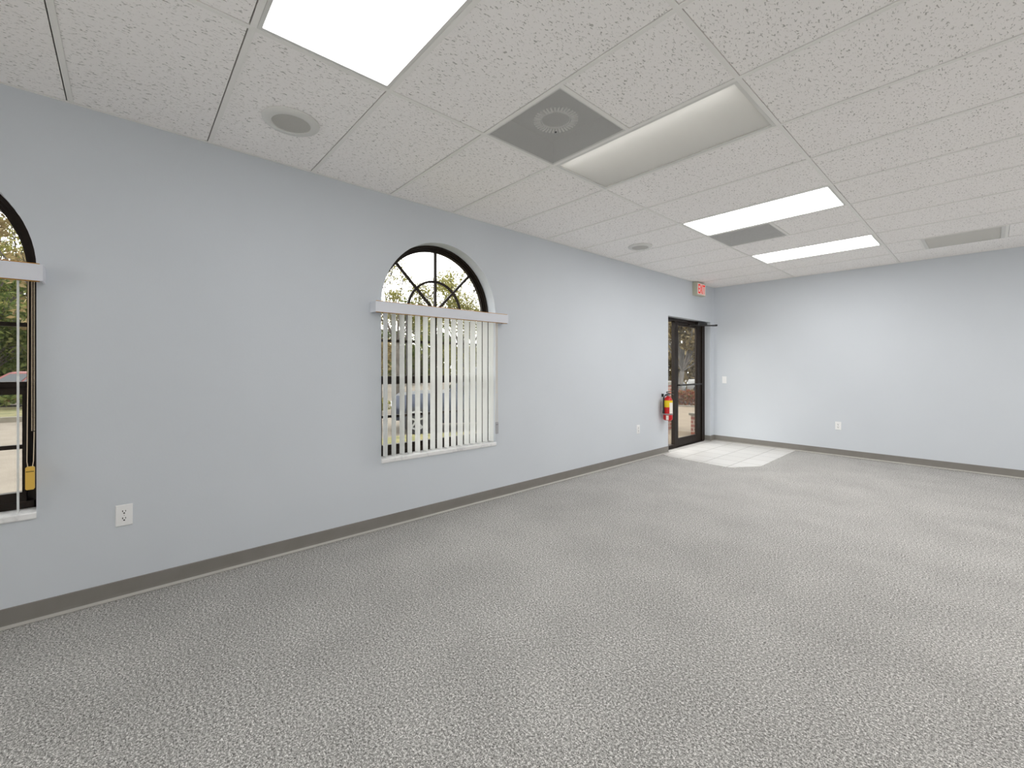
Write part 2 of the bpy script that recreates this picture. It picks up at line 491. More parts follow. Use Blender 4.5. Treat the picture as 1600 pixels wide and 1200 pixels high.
def troffer(x0, x1, y0, y1, lit, label, group, lamp='lamp'):
    t = thing('ceiling_light', label, 'ceiling light', ((x0 + x1) / 2, (y0 + y1) / 2, H), group=group)
    x0 += BW + .001; x1 -= BW + .001; y0 += BW + .001; y1 -= BW + .001
    h = MB()
    zt = H + .12
    h.box(x0, x1, y0, y1, zt, zt + .004)
    h.box(x0, x0 + .003, y0, y1, H + .006, zt); h.box(x1 - .003, x1, y0, y1, H + .006, zt)
    h.box(x0, x1, y0, y0 + .003, H + .006, zt); h.box(x0, x1, y1 - .003, y1, H + .006, zt)
    part('housing', h, 'white_metal', t)
    f = MB(); w = .017; za, zb = H + .001, H + .009
    f.box(x0, x1, y0, y0 + w, za, zb); f.box(x0, x1, y1 - w, y1, za, zb)
    f.box(x0, x0 + w, y0 + w, y1 - w, za, zb); f.box(x1 - w, x1, y0 + w, y1 - w, za, zb)
    part('frame', f, 'white_metal', t)
    d = MB()
    if lit:
        z = H + .008
        d.add([(x0 + w, y0 + w, z), (x0 + w, y1 - w, z), (x1 - w, y1 - w, z), (x1 - w, y0 + w, z)], [(0, 1, 2, 3)])
        part('diffuser', d, lamp, t)
    else:
        nx, ny = 28, 18; v = []; fs = []
        for i in range(nx + 1):
            for j in range(ny + 1):
                u, q = i / nx, j / ny
                sag = .030 * (math.sin(PI * q) ** .9) * (min(1, 5 * u, 5 * (1 - u)) ** .5)
                z = H + .012 - sag
                v.append((x0 + w - .002 + (x1 - x0 - 2 * w + .004) * u, y0 + w - .002 + (y1 - y0 - 2 * w + .004) * q, z))
        for i in range(nx):
            for j in range(ny):
                a = i * (ny + 1) + j
                fs.append((a, a + 1, a + ny + 2, a + ny + 1))
        d.add(v, fs, True)
        tb = MB(); tb.tube([(x0 + .04, y0 + .055, H + .060), (x1 - .04, y0 + .055, H + .060)], .0127, 12)
        part('tube', tb, 'tube_dim', t, label='dimly glowing fluorescent tube behind the diffuser')
        part('diffuser', d, 'lens_off', t, label='unlit sagging white acrylic diffuser')
    return t

lab = {0: 'lit rectangular ceiling light cut off by the top edge, nearest of the row',
       1: 'switched-off ceiling light with a sagging greyish diffuser beside the square perforated panel',
       2: 'lit rectangular ceiling light mid-row, just in front of the smaller grey return panel',
       3: 'lit rectangular ceiling light farthest away, nearest the far wall'}
for (c, r), on in lights.items():
    k = [q for q in R_L if R_L[q] == r][0]
    if c == 1 and k >= 0:
        troffer(GX[c], GX[c + 1], rows[r][0], rows[r][1], on, lab[k], 'ceiling lights in a row', 'lamp_weak' if k == 0 else 'lamp')
    else:
        troffer(GX[c], GX[c + 1], rows[r][0], rows[r][1], on, 'added rectangular ceiling light outside the view, for fill light', 'added fill lights outside the view', 'lamp_weak' if k == 0 else 'lamp')

def register(x0, x1, y0, y1, label, name='ceiling_register', ring=True):
    t = thing(name, label, 'air vent', ((x0 + x1) / 2, (y0 + y1) / 2, H))
    x0 += BW; x1 -= BW; y0 += BW; y1 -= BW
    h = MB(); zt = H + .16
    h.box(x0, x1, y0, y1, zt, zt + .004)
    for a in ((x0, x0 + .003, y0, y1), (x1 - .003, x1, y0, y1), (x0, x1, y0, y0 + .003), (x0, x1, y1 - .003, y1)):
        h.box(*a, H + .006, zt)
    part('duct_box', h, 'plenum', t)
    w = .008; f = MB()
    f.box(x0, x1, y0, y0 + w, H, H + .006); f.box(x0, x1, y1 - w, y1, H, H + .006)
    f.box(x0, x0 + w, y0 + w, y1 - w, H, H + .006); f.box(x1 - w, x1, y0 + w, y1 - w, H, H + .006)
    part('frame', f, 'white_metal', t)
    p = MB(); z = H + .003
    p.add([(x0 + w, y0 + w, z), (x1 - w, y0 + w, z), (x1 - w, y1 - w, z), (x0 + w, y1 - w, z)], [(0, 1, 2, 3)])
    part('perforated_panel', p, 'perf' if ring else 'perf_fine', t)
    cx, cy = (x0 + x1) / 2, (y0 + y1) / 2
    if ring:
        d = MB(); zr = H + .07
        for i in range(36):
            a = 2 * PI * i / 36; ca, sa = math.cos(a), math.sin(a)
            tx, ty = -sa * .0045, ca * .0045
            v = []
            for zz in (zr, zr + .006):
                for rr, sgn in ((.092, 1), (.092, -1), (.135, -1), (.135, 1)):
                    v.append((cx + ca * rr + tx * sgn, cy + sa * rr + ty * sgn, zz))
            d.add(v, [(0, 1, 2, 3), (4, 5, 6, 7), (0, 1, 5, 4), (1, 2, 6, 5), (2, 3, 7, 6), (3, 0, 4, 7)])
        d.lathe([(.086, 0), (.089, .012), (.086, .012)], (cx, cy, zr), n=40, cap=False)
        part('deflector_ring', d, 'deflector', t)
        part('screw', MB().lathe([(.0, -.004), (.006, -.003), (.007, .001)], (cx, cy, z), n=12), 'black', t)
    return t
r = rows[row_at(1.629)]
register(GX[1], GX[1] + .62, r[0], r[1], 'square grey perforated air panel with a ring, next to the switched-off light')
r = rows[row_at(4.714)]
register(GX[1], GX[1] + .62, r[0], r[1], 'smaller-looking grey return panel behind the middle lit ceiling light', ring=False)
# long grille on the right
r = rows[vent_cell[1]]
t = thing('ceiling_vent', 'grey louvred air grille in the ceiling on the right near the far wall', 'air vent', ((VX[0] + VX[1]) / 2, (r[0] + r[1]) / 2, H))
y0, y1 = r[0] + BW, r[1] - BW
h = MB(); h.box(*VX, y0, y1, H + .10, H + .104)
for a in ((VX[0], VX[0] + .003, y0, y1), (VX[1] - .003, VX[1], y0, y1), (VX[0], VX[1], y0, y0 + .003), (VX[0], VX[1], y1 - .003, y1)): h.box(*a, H + .006, H + .1)
part('duct_box', h, 'white_metal', t)
f = MB(); f.box(VX[0] - .018, VX[0] + .012, y0, y1, H - .004, H + .006); f.box(VX[1] - .012, VX[1] + .018, y0, y1, H - .004, H + .006)
f.box(VX[0] + .012, VX[1] - .012, y0, y0 + .016, H - .004, H + .006); f.box(VX[0] + .012, VX[1] - .012, y1 - .016, y1, H - .004, H + .006)
part('frame', f, 'white_metal', t)
lv = MB(); n = 26
for i in range(n):
    yy = y0 + .018 + (y1 - y0 - .036) * (i + .5) / n
    lv.add([(VX[0] + .012, yy + .006, H + .0), (VX[1] - .012, yy + .006, H + .0), (VX[1] - .012, yy - .005, H + .014), (VX[0] + .012, yy - .005, H + .014)], [(0, 1, 2, 3)])
part('louvres', lv, 'white_metal', t)

def ceiling_speaker(x, y, r, label):
    t = thing('ceiling_speaker', label, 'speaker', (x, y, H), group='round ceiling speakers')
    b = MB().lathe([(r, .0085), (r, .002), (r - .006, -.004), (r * .72, -.010), (r * .68, -.008), (r * .68, .0)], (x, y, TZ - .0095), n=48, cap=False)
    part('bezel', b, 'white_metal', t)
    g = MB().lathe([(0, -.006), (r * .4, -.0055), (r * .68, -.003)], (x, y, TZ - .0095), n=48, cap=False)
    part('grille', g, 'speaker_grey', t, label='round grey mesh speaker grille')
ceiling_speaker(.608, .712, .150, 'round ceiling speaker with grey mesh near the top left')
ceiling_speaker(.555, 4.51, .140, 'small far round ceiling speaker beyond the arched window')

# ------------------------------------------------------------------ windows
def window(n, c, label):
    root = thing('window_%d' % n, label, 'window', (-.13, c, SILL), kind='structure')
    xo = -.115
    def ring(b, r0, r1, x0, x1, zb):
        """frame following the opening: two jambs and the arch, plus a bottom rail"""
        out = [(c - r1, zb)] + arch_pts(c, r1, 40, PI, 0) + [(c + r1, zb)]
        inn = [(c - r0, zb)] + arch_pts(c, r0, 40, PI, 0) + [(c + r0, zb)]
        m = len(out); v = []
        for x in (x0, x1):
            v += [(x, y, z) for y, z in out] + [(x, y, z) for y, z in inn]
        f = []
        for i in range(m - 1):
            f += [(i, i + 1, m + i + 1, m + i), (2 * m + i, 2 * m + i + 1, 3 * m + i + 1, 3 * m + i),
                  (m + i, m + i + 1, 3 * m + i + 1, 3 * m + i), (i, i + 1, 2 * m + i + 1, 2 * m + i)]
        b.add(v, f)
    fr = MB()
    e = .0015
    ring(fr, WHW - .020, WHW - e, xo - .075, xo, SILL + .002)
    ring(fr, WHW - .034, WHW - .020, xo - .07, xo - .018, SILL + .002)
    ring(fr, WHW - .050, WHW - .034, xo - .065, xo - .034, SILL + .002)
    fr.box(xo - .075, xo, c - WHW + e, c + WHW - e, SILL + .001, SILL + .040)
    fr.box(xo - .07, xo - .002, c - WHW + .03, c + WHW - .03, SPRING - .035, SPRING + .012)   # transom
    part('window_frame', fr, 'bronze', root)
    w = WHW - .048
    # upper sash rail and muntins
    sash = MB()
    sash.box(xo - .066, xo - .014, c - w, c + w, 1.200, 1.240)          # upper meeting rail
    sash.box(xo - .046, xo - .004, c - w, c + w, 1.172, 1.206)          # lower meeting rail
    lw = w - .016
    for s in (-1, 1): sash.box(xo - .046, xo - .008, c + s * w, c + s * lw, SILL + .04, 1.19)
    sash.box(xo - .046, xo - .006, c - w, c + w, SILL + .03, SILL + .088)
    part('sash', sash, 'bronze', root)
    mu = MB(); hx = (xo - .052, xo - .030); mw = .011
    for d in (-.285, 0, .285):
        mu.box(hx[0], hx[1], c + d - mw, c + d + mw, 1.24, SPRING - .03)
        mu.box(hx[0] + .012, hx[1] + .012, c + d - mw, c + d + mw, SILL + .085, 1.175)
    mu.box(hx[0] + .001, hx[1] - .001, c - w, c + w, 1.545 - mw, 1.545 + mw)
    mu.box(hx[0] + .013, hx[1] + .011, c - w, c + w, .893 - mw, .893 + mw)
    # sunburst: centre spoke, two diagonals, inner arc
    mu.box(hx[0], hx[1], c - mw, c + mw, SPRING, SPRING + WHW - .045)
    for s in (-1, 1):
        a = Vector((0, s * math.sin(PI / 4), math.cos(PI / 4))); p = Vector((0, a.z, -a.y)) * mw
        q0 = Vector((0, c, SPRING)); q1 = q0 + a * (WHW - .045)
        v = []
        for x in (hx[0] + .002, hx[1] - .002):
            for q in (q0 - p, q0 + p, q1 + p, q1 - p): v.append((x, q.y, q.z))
        mu.add(v, [(0, 1, 2, 3), (4, 5, 6, 7), (0, 1, 5, 4), (1, 2, 6, 5), (2, 3, 7, 6), (3, 0, 4, 7)])
    oa, ia = arch_pts(c, .291, 28), arch_pts(c, .270, 28)
    v = []; m = len(oa)
    for x in (hx[0] + .003, hx[1] - .003): v += [(x, y, z) for y, z in oa] + [(x, y, z) for y, z in ia]
    f = []
    for i in range(m - 1):
        f += [(i, i + 1, m + i + 1, m + i), (2 * m + i, 2 * m + i + 1, 3 * m + i + 1, 3 * m + i), (m + i, m + i + 1, 3 * m + i + 1, 3 * m + i), (i, i + 1, 2 * m + i + 1, 2 * m + i)]
    mu.add(v, f)
    part('muntins', mu, 'bronze', root)
    # panes: half-round light, upper sash, lower sash
    x = xo - .056
    g = MB(); ap = arch_pts(c, WHW - .04, 40); g.add([(x, y, z) for y, z in ap], [tuple(range(len(ap)))])
    part('pane', g, 'glass', root)
    g = MB().add([(x, c - w, 1.22), (x, c + w, 1.22), (x, c + w, SPRING), (x, c - w, SPRING)], [(0, 1, 2, 3)])
    part('pane', g, 'glass', root)
    x = xo - .042
    g = MB().add([(x, c - w, SILL + .04), (x, c + w, SILL + .04), (x, c + w, 1.19), (x, c - w, 1.19)], [(0, 1, 2, 3)])
    part('pane', g, 'glass', root)
    s = MB().prism([(-.114, SILL - .032), (.010, SILL - .032), (.013, SILL - .026), (.013, SILL - .004), (.009, SILL + .001), (-.114, SILL + .001)], 1, c - WHW - .001, c + WHW + .001)
    part('window_sill', s, 'marble', root, label='white marble window sill')
    return root
window(1, WIN[0]['c'], 'arched bronze window with sunburst muntins behind open vertical blinds')
window(2, WIN[1]['c'], 'arched window at the left edge of the view, mostly cut off')

# window added to the unseen back wall to let in fill daylight
t = thing('window_3', 'added wide bronze framed window behind the viewpoint for fill daylight', 'window', (3.7, Y0 - .1, BWZ[0]), kind='structure')
f = MB()
for z in (BWZ[0], BWZ[1] - .05): f.box(BWX[0], BWX[1], Y0 - .14, Y0 - .06, z, z + .05)
for i in range(5):
    x = BWX[0] + (BWX[1] - BWX[0] - .05) * i / 4
    f.box(x, x + .05, Y0 - .14, Y0 - .06, BWZ[0] + .05, BWZ[1] - .05)
part('window_frame', f, 'bronze', t)
for i in range(4):
    x0 = BWX[0] + .05 + (BWX[1] - BWX[0] - .05) * i / 4; x1 = x0 + (BWX[1] - BWX[0] - .05) / 4 - .05
    part('pane', MB().add([(x0, Y0 - .1, BWZ[0] + .05), (x1, Y0 - .1, BWZ[0] + .05), (x1, Y0 - .1, BWZ[1] - .05), (x0, Y0 - .1, BWZ[1] - .05)], [(0, 1, 2, 3)]), 'glass', t)

# ------------------------------------------------------------------ vertical blinds
def slat_mesh(w, h):
    b = MB(); n = 8; pts = []
    for i in range(n + 1):
        u = -1 + 2 * i / n
        pts.append((u * w / 2, .003 * (1 - u * u)))
    v = []
    for z in (-h, 0):
        v += [(x, y, z) for x, y in pts] + [(x, y - .001, z) for x, y in pts]
    m = n + 1; f = []
    for i in range(n):
        f += [(i, i + 1, 2 * m + i + 1, 2 * m + i), (m + i + 1, m + i, 3 * m + i, 3 * m + i + 1), (i, m + i, m + i + 1, i + 1), (2 * m + i, 2 * m + i + 1, 3 * m + i + 1, 3 * m + i)]
    f += [(0, 2 * m, 3 * m, m), (n, m + n, 3 * m + n, 2 * m + n)]
    b.add(v, f, True)
    return b

def blind(label, va, vb, first, tilt, chain_y, wmat, wz, seed, chain_z):
    rnd = random.Random(seed)
    loc = (0.0, (va + vb) / 2, 1.84)
    t = thing('vertical_blind', label, 'window blind', loc, group='vertical blinds')
    z0, z1 = 1.754, 1.838
    v = MB(); v.box(.090, .100, va, vb, z0, z1)
    v.box(.001, .0895, va, va + .008, z0, z1); v.box(.001, .0895, vb - .008, vb, z0, z1)
    part('valance', v, 'valance', t)
    for za, zb in ((z1, z1 + .0045), (z0 - .0045, z0)):  # strips added for the glow along the valance edges
        part('valance_glow_lip', MB().box(.088, .0985, va + .008, vb - .012, za, zb), 'amber', t, label='added thin amber strip imitating light bleed along the valance edge')
    hr = MB(); hr.box(.024, .066, va + .012, vb - .012, 1.800, 1.832)
    part('headrail', hr, 'valance', t)
    proto = None
    for i in range(16):
        y = first + .0732 * i + rnd.uniform(-.002, .002)
        a = -math.radians(tilt - 90 + rnd.uniform(-2.5, 2.5))
        if proto is None:
            o = build('slat', slat_mesh(.087, 1.205), 'vinyl', t); proto = o
        else:
            o = proto.copy(); COL.objects.link(o); o.parent = t
        o.location = (.0465 - loc[0], y - loc[1], 1.797 - loc[2]); o.rotation_euler = (0, 0, a)
    # bead chain, cord and cord weight
    cy, cx = chain_y, .072
    ch = MB(); z = 1.80; k = 0
    while z > chain_z:
        for dx in (-.004, .004):
            ch.lathe([(0, -.0028), (.0024, -.0014), (.0024, .0014), (0, .0028)], (cx, cy + dx, z), n=6)
        z -= .0075
    part('bead_chain', ch, 'ivory', t)
    cd = MB()
    cd.tube([(cx, cy - .016, 1.80), (cx + .002, cy - .017, 1.3), (cx + .006, cy - .020, wz + .03), (cx + .006, cy - .016, wz - .004)], .0016, 6)
    cd.tube([(cx, cy + .004, chain_z), (cx + .004, cy + .002, wz + .03), (cx + .006, cy - .002, wz - .004)], .0016, 6)
    part('cord', cd, 'ivory', t)
    wb = MB(); cc = cy - .009; hw = .016
    wb.prism([(cc - hw, wz - .002), (cc - hw + .005, wz + .004), (cc + hw - .005, wz + .004), (cc + hw, wz - .002), (cc + hw, wz - .106), (cc + hw - .004, wz - .112), (cc - hw + .004, wz - .112), (cc - hw, wz - .106)], 0, cx + .001, cx + .013)
    wo = part('cord_weight', wb, wmat, t, label='flat cord weight hanging at the end of the cord')
    gr = MB().box(cx + .0125, cx + .0138, cc - hw + .002, cc + hw - .002, wz - .022, wz - .019)
    part('groove', gr, 'slot' if wmat == 'grey_plastic' else 'bronze', wo, root=t)
blind('white vertical blind with open slats below the sunburst window', 1.452, 2.838, 1.560, 92, 2.715, 'grey_plastic', .775, 3, 1.05)
blind('white vertical blind at the left edge with a yellow cord weight', -1.708, -.315, -.405 - .0732 * 15, 90, -.352, 'gold', .812, 4, .99)

# ------------------------------------------------------------------ door with sidelight
d0, d1, dz = DOOR
door = thing('door_1', 'dark bronze glass entrance door with a narrow sidelight in the far corner', 'door', (-.1, (d0 + d1) / 2, 0), kind='structure')
fx0, fx1 = -.212, -.100
fr = MB(); e = .0015
fr.box(fx0, fx1, d0 + e, d0 + .045, .0, dz - e)              # left jamb
fr.box(fx0, fx1, 7.600, d1 - e, .0, dz - e)                  # right jamb
fr.box(fx0, fx1, d0 + .045, 7.600, dz - .050, dz - e)        # head
fr.box(-.158, fx1, 6.612, 6.690, .0, dz - .05)                 # mullion
fr.box(fx0, fx1 + .0, d0 + .045, 6.612, .005, .060)          # sidelight sill
fr.box(fx0, fx1 + .012, d0 + .02, 7.64, .0045, .012)           # threshold
fr.box(-.150, -.135, 7.585, 7.600, .012, dz - .05); fr.box(-.150, -.135, 6.690, 6.700, .012, dz - .05)   # stops
part('door_frame', fr, 'bronze', door)
g = MB().add([(-.140, d0 + .04, .05), (-.140, 6.62, .05), (-.140, 6.62, dz - .05), (-.140, d0 + .04, dz - .05)], [(0, 1, 2, 3)])
part('pane', g, 'glass', door)
lx0, lx1 = -.160, -.116; la, lb = 6.698, 7.594
lf = MB()
lf.box(lx0, lx1, la, la + .062, .014, dz - .054); lf.box(lx0, lx1, lb - .150, lb, .014, dz - .054)
lf.box(lx0, lx1, la + .062, lb - .150, .014, .130); lf.box(lx0, lx1, la + .062, lb - .150, 2.012, dz - .054)
gy0, gy1 = la + .062, lb - .150
for a in ((gy0, gy0 + .012, .13, 2.012), (gy1 - .012, gy1, .13, 2.012), (gy0, gy1, .13, .142), (gy0, gy1, 2.0, 2.012)):
    lf.box(lx0 + .008, lx1 - .008, *a)
leaf = part('door_leaf', lf, 'bronze', door)
g = MB().add([(-.138, gy0, .13), (-.138, gy1, .13), (-.138, gy1, 2.012), (-.138, gy0, 2.012)], [(0, 1, 2, 3)])
part('glass_panel', g, 'glass', leaf, root=door)
pb = MB(); pb.box(-.085, -.066, la + .03, lb - .08, 1.008, 1.034)
for y in (la + .03, lb - .10): pb.box(-.116, -.085, y, y + .022, 1.010, 1.032)
part('push_bar', pb, 'bronze_dark', leaf, root=door)
cb = MB(); cb.box(-.100, -.045, 7.33, 7.68, 2.050, 2.098)
part('closer_body', cb, 'bronze_dark', door)
ca = MB(); ca.tube([(-.07, 7.40, 2.045), (-.07, 7.40, 2.030)], .018, 12)
ca.tube([(-.07, 7.40, 2.036), (.06, 7.56, 2.040), (.140, 7.62, 2.044)], .011, 8)
ca.tube([(.140, 7.62, 2.056), (.140, 7.62, 2.028)], .018, 12)
ca.tube([(.140, 7.62, 2.034), (-.09, 7.13, 2.030)], .010, 8)
ca.box(-.116, -.08, 7.10, 7.16, 2.02, 2.042)
part('closer_arm', ca, 'bronze_dark', door)

# ------------------------------------------------------------------ exit sign
ex, ey0, ey1, ez0, ez1 = .082, 7.02, 7.335, 2.515, 2.725
t = thing('exit_sign', 'small box exit sign with red letters above the glass door', 'exit sign', (0, (ey0 + ey1) / 2, ez0))
part('housing', MB().bevbox(.001, ex, ey0, ey1, ez0, ez1, .006, 0), 'housing', t)
fc = part('face', MB().box(ex, ex + .002, ey0 + .014, ey1 - .014, ez0 + .014, ez1 - .014), 'exit_face', t, label='pale lit face of the exit sign')
cu = bpy.data.curves.new('exit_text', 'FONT'); cu.body = 'EXIT'; cu.size = 1; cu.extrude = 0.0; cu.offset = .012
tmp = bpy.data.objects.new('exit_text', cu); COL.objects.link(tmp)
bpy.context.view_layer.update()
me = bpy.data.meshes.new_from_object(tmp.evaluated_get(bpy.context.evaluated_depsgraph_get()))
bpy.data.objects.remove(tmp)
xs = [v.co.x for v in me.vertices]; ys = [v.co.y for v in me.vertices]
W_, H_ = .245, .150
vs = [(ex + .0035, (ey0 + ey1) / 2 - W_ / 2 + W_ * (v.co.x - min(xs)) / (max(xs) - min(xs)), ez0 + .03 + H_ * (v.co.y - min(ys)) / (max(ys) - min(ys))) for v in me.vertices]
tx = MB().add(vs, [tuple(p.vertices) for p in me.polygons])
part('letters', tx, 'exit_red', fc, root=t, label='red letters spelling EXIT')

# ------------------------------------------------------------------ outlets and switch
def wall_plate(name, label, cat, loc, face, kind, group=None):
    """face 0: on the left wall facing +x, 1: on the far wall facing -y. Built in local (u, out, z)."""
    t = thing(name, label, cat, loc, group=group)
    def P(u, o, z): return (loc[0] + o, loc[1] + u, loc[2] + z) if face == 0 else (loc[0] + u, loc[1] - o, loc[2] + z)
    def bx(b, u0, u1, o0, o1, z0, z1, bev=0):
        p, q = P(u0, o0, z0), P(u1, o1, z1)
        x0, x1 = sorted((p[0], q[0])); y0, y1 = sorted((p[1], q[1])); zz0, zz1 = z0 + loc[2], z1 + loc[2]
        if bev: b.bevbox(x0, x1, y0, y1, zz0, zz1, bev, face)
        else: b.box(x0, x1, y0, y1, zz0, zz1)
        return b
    pl = part('plate', bx(MB(), -.037, .037, .0005, .007, -.06, .06, .003), 'plastic', t)
    if kind == 'outlet':
        for dzz in (-.02, .02):
            oct_ = [(.0165 * math.cos(a) * 1.0, .0145 * math.sin(a)) for a in [2 * PI * i / 24 for i in range(24)]]
            b = MB(); v = [P(u, o, z + dzz) for o in (.007, .0085) for u, z in oct_]
            b.add(v, [tuple(range(24)), tuple(range(24, 48))] + [(i, (i + 1) % 24, 24 + (i + 1) % 24, 24 + i) for i in range(24)])
            rc = part('receptacle', b, 'plastic', t)
            for a in ((-.0085, -.0045, -.0005, .0090), (.0045, .0075, .0000, .0090), (-.0036, .0036, -.0110, -.0040)):
                part('slot', bx(MB(), a[0], a[1], .0085, .009, dzz + a[2], dzz + a[3]), 'slot', rc, root=t, label='dark plug slot')
        part('screw', bx(MB(), -.002, .002, .007, .008, -.002, .002), 'steel', t)
    else:
        part('switch_rocker', bx(MB(), -.0165, .0165, .007, .011, -.033, .033, .003), 'plastic', t)
    return t
wall_plate('wall_outlet', 'white wall outlet low on the long wall right of the cut-off window', 'outlet', (0, -.009, .471), 0, 'outlet', 'white wall outlets')
wall_plate('wall_outlet', 'white wall outlet on the long wall between the blinds and the fire extinguisher', 'outlet', (0, 5.367, .440), 0, 'outlet', 'white wall outlets')
wall_plate('wall_outlet', 'white wall outlet low on the far wall', 'outlet', (1.809, Y1, .446), 1, 'outlet', 'white wall outlets')
wall_plate('light_switch', 'white light switch on the far wall beside the door corner', 'light switch', (.179, Y1, 1.092), 1, 'switch')

# ------------------------------------------------------------------ fire extinguisher
fx, fy = .098, 6.02
t = thing('fire_extinguisher', 'red fire extinguisher with yellow label hung on the wall beside the door', 'fire extinguisher', (fx, fy, .525))
R = .066
part('cylinder', MB().lathe([(0, .003), (R - .014, 0), (R - .002, .010), (R, .022), (R, .285), (R - .006, .312), (R - .022, .336), (.022, .350), (.020, .362), (0, .362)], (fx, fy, .525), n=36), 'red', t)
def band(z0, z1, a0, a1, r=R + .0012, n=20):
    b = MB(); v = []; f = []
    for i in range(n + 1):
        a = math.radians(a0 + (a1 - a0) * i / n)
        v += [(fx + r * math.cos(a), fy + r * math.sin(a), z0), (fx + r * math.cos(a), fy + r * math.sin(a), z1)]
    for i in range(n): f.append((2 * i, 2 * i + 2, 2 * i + 3, 2 * i + 1))
    return b.add(v, f, True)
part('yellow_label', band(.722, .822, -150, 60), 'yellow', t, label='yellow instruction label')
part('white_label', band(.630, .790, -42, 20, R + .0022), 'label_white', t, label='white lower label')
part('strap', MB().lathe([(R + .001, -.009), (R + .003, -.009), (R + .003, .009), (R + .001, .009)], (fx, fy, .617), n=36), 'steel', t, label='metal bracket strap')
part('bracket', MB().box(-.001, .033, fy - .011, fy + .011, .60, .868), 'white_metal', t)
part('hook', MB().box(.002, .030, fy - .010, fy + .010, .8685, .915), 'black', t)
part('tag', MB().add([(fx + .01, fy - R - .004, .535), (fx + .045, fy - R + .004, .535), (fx + .045, fy - R + .004, .60), (fx + .01, fy - R - .004, .60), (fx + .01, fy - R - .0055, .535), (fx + .045, fy - R + .0025, .535), (fx + .045, fy - R + .0025, .60), (fx + .01, fy - R - .0055, .60)], [(0, 1, 2, 3), (4, 5, 6, 7), (0, 1, 5, 4), (2, 3, 7, 6), (1, 2, 6, 5), (3, 0, 4, 7)]), 'label_white', t, label='small white inspection tag')
vb_ = MB().lathe([(.017, 0), (.017, .03), (.012, .032), (.012, .045)], (fx, fy, .886), n=16)
vb_.lathe([(.0, -.006), (.012, -.006), (.012, .006), (0, .006)], (fx + .022, fy, .905), axis=0, n=16)
part('valve', vb_, 'steel', t)
hd = MB(); hd.prism([(fx - .02, .925), (fx + .085, .905), (fx + .088, .911), (fx - .02, .938)], 1, fy - .010, fy + .010)
hd.prism([(fx - .02, .940), (fx + .095, .962), (fx + .094, .970), (fx - .02, .952)], 1, fy - .010, fy + .010)
part('handle', hd, 'black', t)
hs = MB(); hs.tube([(fx, fy - .016, .905), (fx - .012, fy - .05, .90), (fx - .026, fy - .074, .86), (fx - .029, fy - .078, .78), (fx - .028, fy - .077, .68)], .0115, 10)
hs.tube([(fx - .028, fy - .077, .68), (fx - .028, fy - .079, .63)], [.0125, .016], 10)
part('hose', hs, 'black', t)

# ------------------------------------------------------------------ outside: ground
GZ = -.31
struct('ground', MB().box(-90, -WT - .001, -60, 90, GZ - .2, GZ), 'lot', 'pale paved car park surface outside the windows', 'ground')
struct('foundation', MB().box(-WT, 0, Y0 - .2, Y1 + .2, -.5, -.001), 'stucco', 'foundation under the outer wall', 'foundation')
sw = MB().prism([(-.2405, 5.6), (-.2405, 14.9), (-4.4, 14.0), (-5.0, 12.4), (-2.6, 9.6), (-1.15, 6.6), (-1.15, 5.6)], 2, GZ + .001, -.035)
struct('walkway', sw, 'concrete', 'tan concrete walkway outside the glass door', 'walkway')
pv = MB().prism([(-.2405, 6.05), (-.32, 6.80), (-1.95, 9.95), (-2.55, 9.5), (-1.15, 6.6), (-1.05, 6.05)], 2, -.034, -.030)
struct('paver_strip', pv, 'paver', 'strip of pinkish brick pavers beside the walkway outside the door', 'paving')
lawn = MB().prism([(-.2405, .9), (-.2405, 5.55), (-1.2, 5.55), (-2.9, 7.9), (-5.0, 5.9), (-5.5, 4.6), (-5.2, 3.2), (-2.2, .9)], 2, GZ + .001, GZ + .10)
tag(build('lawn', lawn, 'grass'), 'strip of grass outside the blinds window in front of the parked vehicle', 'grass', kind='stuff')
lw2 = MB().prism([(-16.2, -14), (-16.2, 1.5), (-21.3, 1.5), (-21.3, -14)], 2, GZ + .001, GZ + .12)
tag(build('lawn', lw2, 'grass'), 'dry yellowish grass strip beyond the pavement outside the left window', 'grass', kind='stuff')
struct('curb', MB().box(-16.19, -15.95, -14, 1.5, GZ + .001, GZ + .15), 'curb', 'pale concrete curb at the edge of the dry grass strip', 'curb')
cb2 = MB().prism([(-.2405, 14.91), (-4.41, 14.01), (-4.46, 14.16), (-.2405, 15.07)], 2, GZ + .002, .0)
struct('curb', cb2, 'curb', 'pale curb between the walkway and the reddish hedge', 'curb')

# low brick planter wall and brick pier by the door
t = thing('brick_planter_wall', 'low brick wall with a flat cap just outside the right side of the door', 'brick wall', (-.6, 8.75, -.034))
part('bricks', MB().box(-.66, -.34, 8.35, 9.6, -.034, .36), 'brick', t)
part('cap', MB().box(-.69, -.31, 8.32, 9.63, .3605, .405), 'curb', t)
t = thing('brick_pier', 'square brick pier with pale cap seen through the narrow sidelight', 'brick pier', (-1.48, 8.68, -.03))
part('bricks', MB().box(-1.66, -1.30, 8.50, 8.86, -.029, .93), 'brick', t)
part('cap', MB().box(-1.70, -1.26, 8.46, 8.90, .9305, 1.0), 'curb', t)

# ------------------------------------------------------------------ trees and shrubs
def rand_dir(rnd):
    while True:
        v = Vector((rnd.uniform(-1, 1), rnd.uniform(-1, 1), rnd.uniform(-1, 1)))
        if .05 < v.length < 1: return v.normalized()

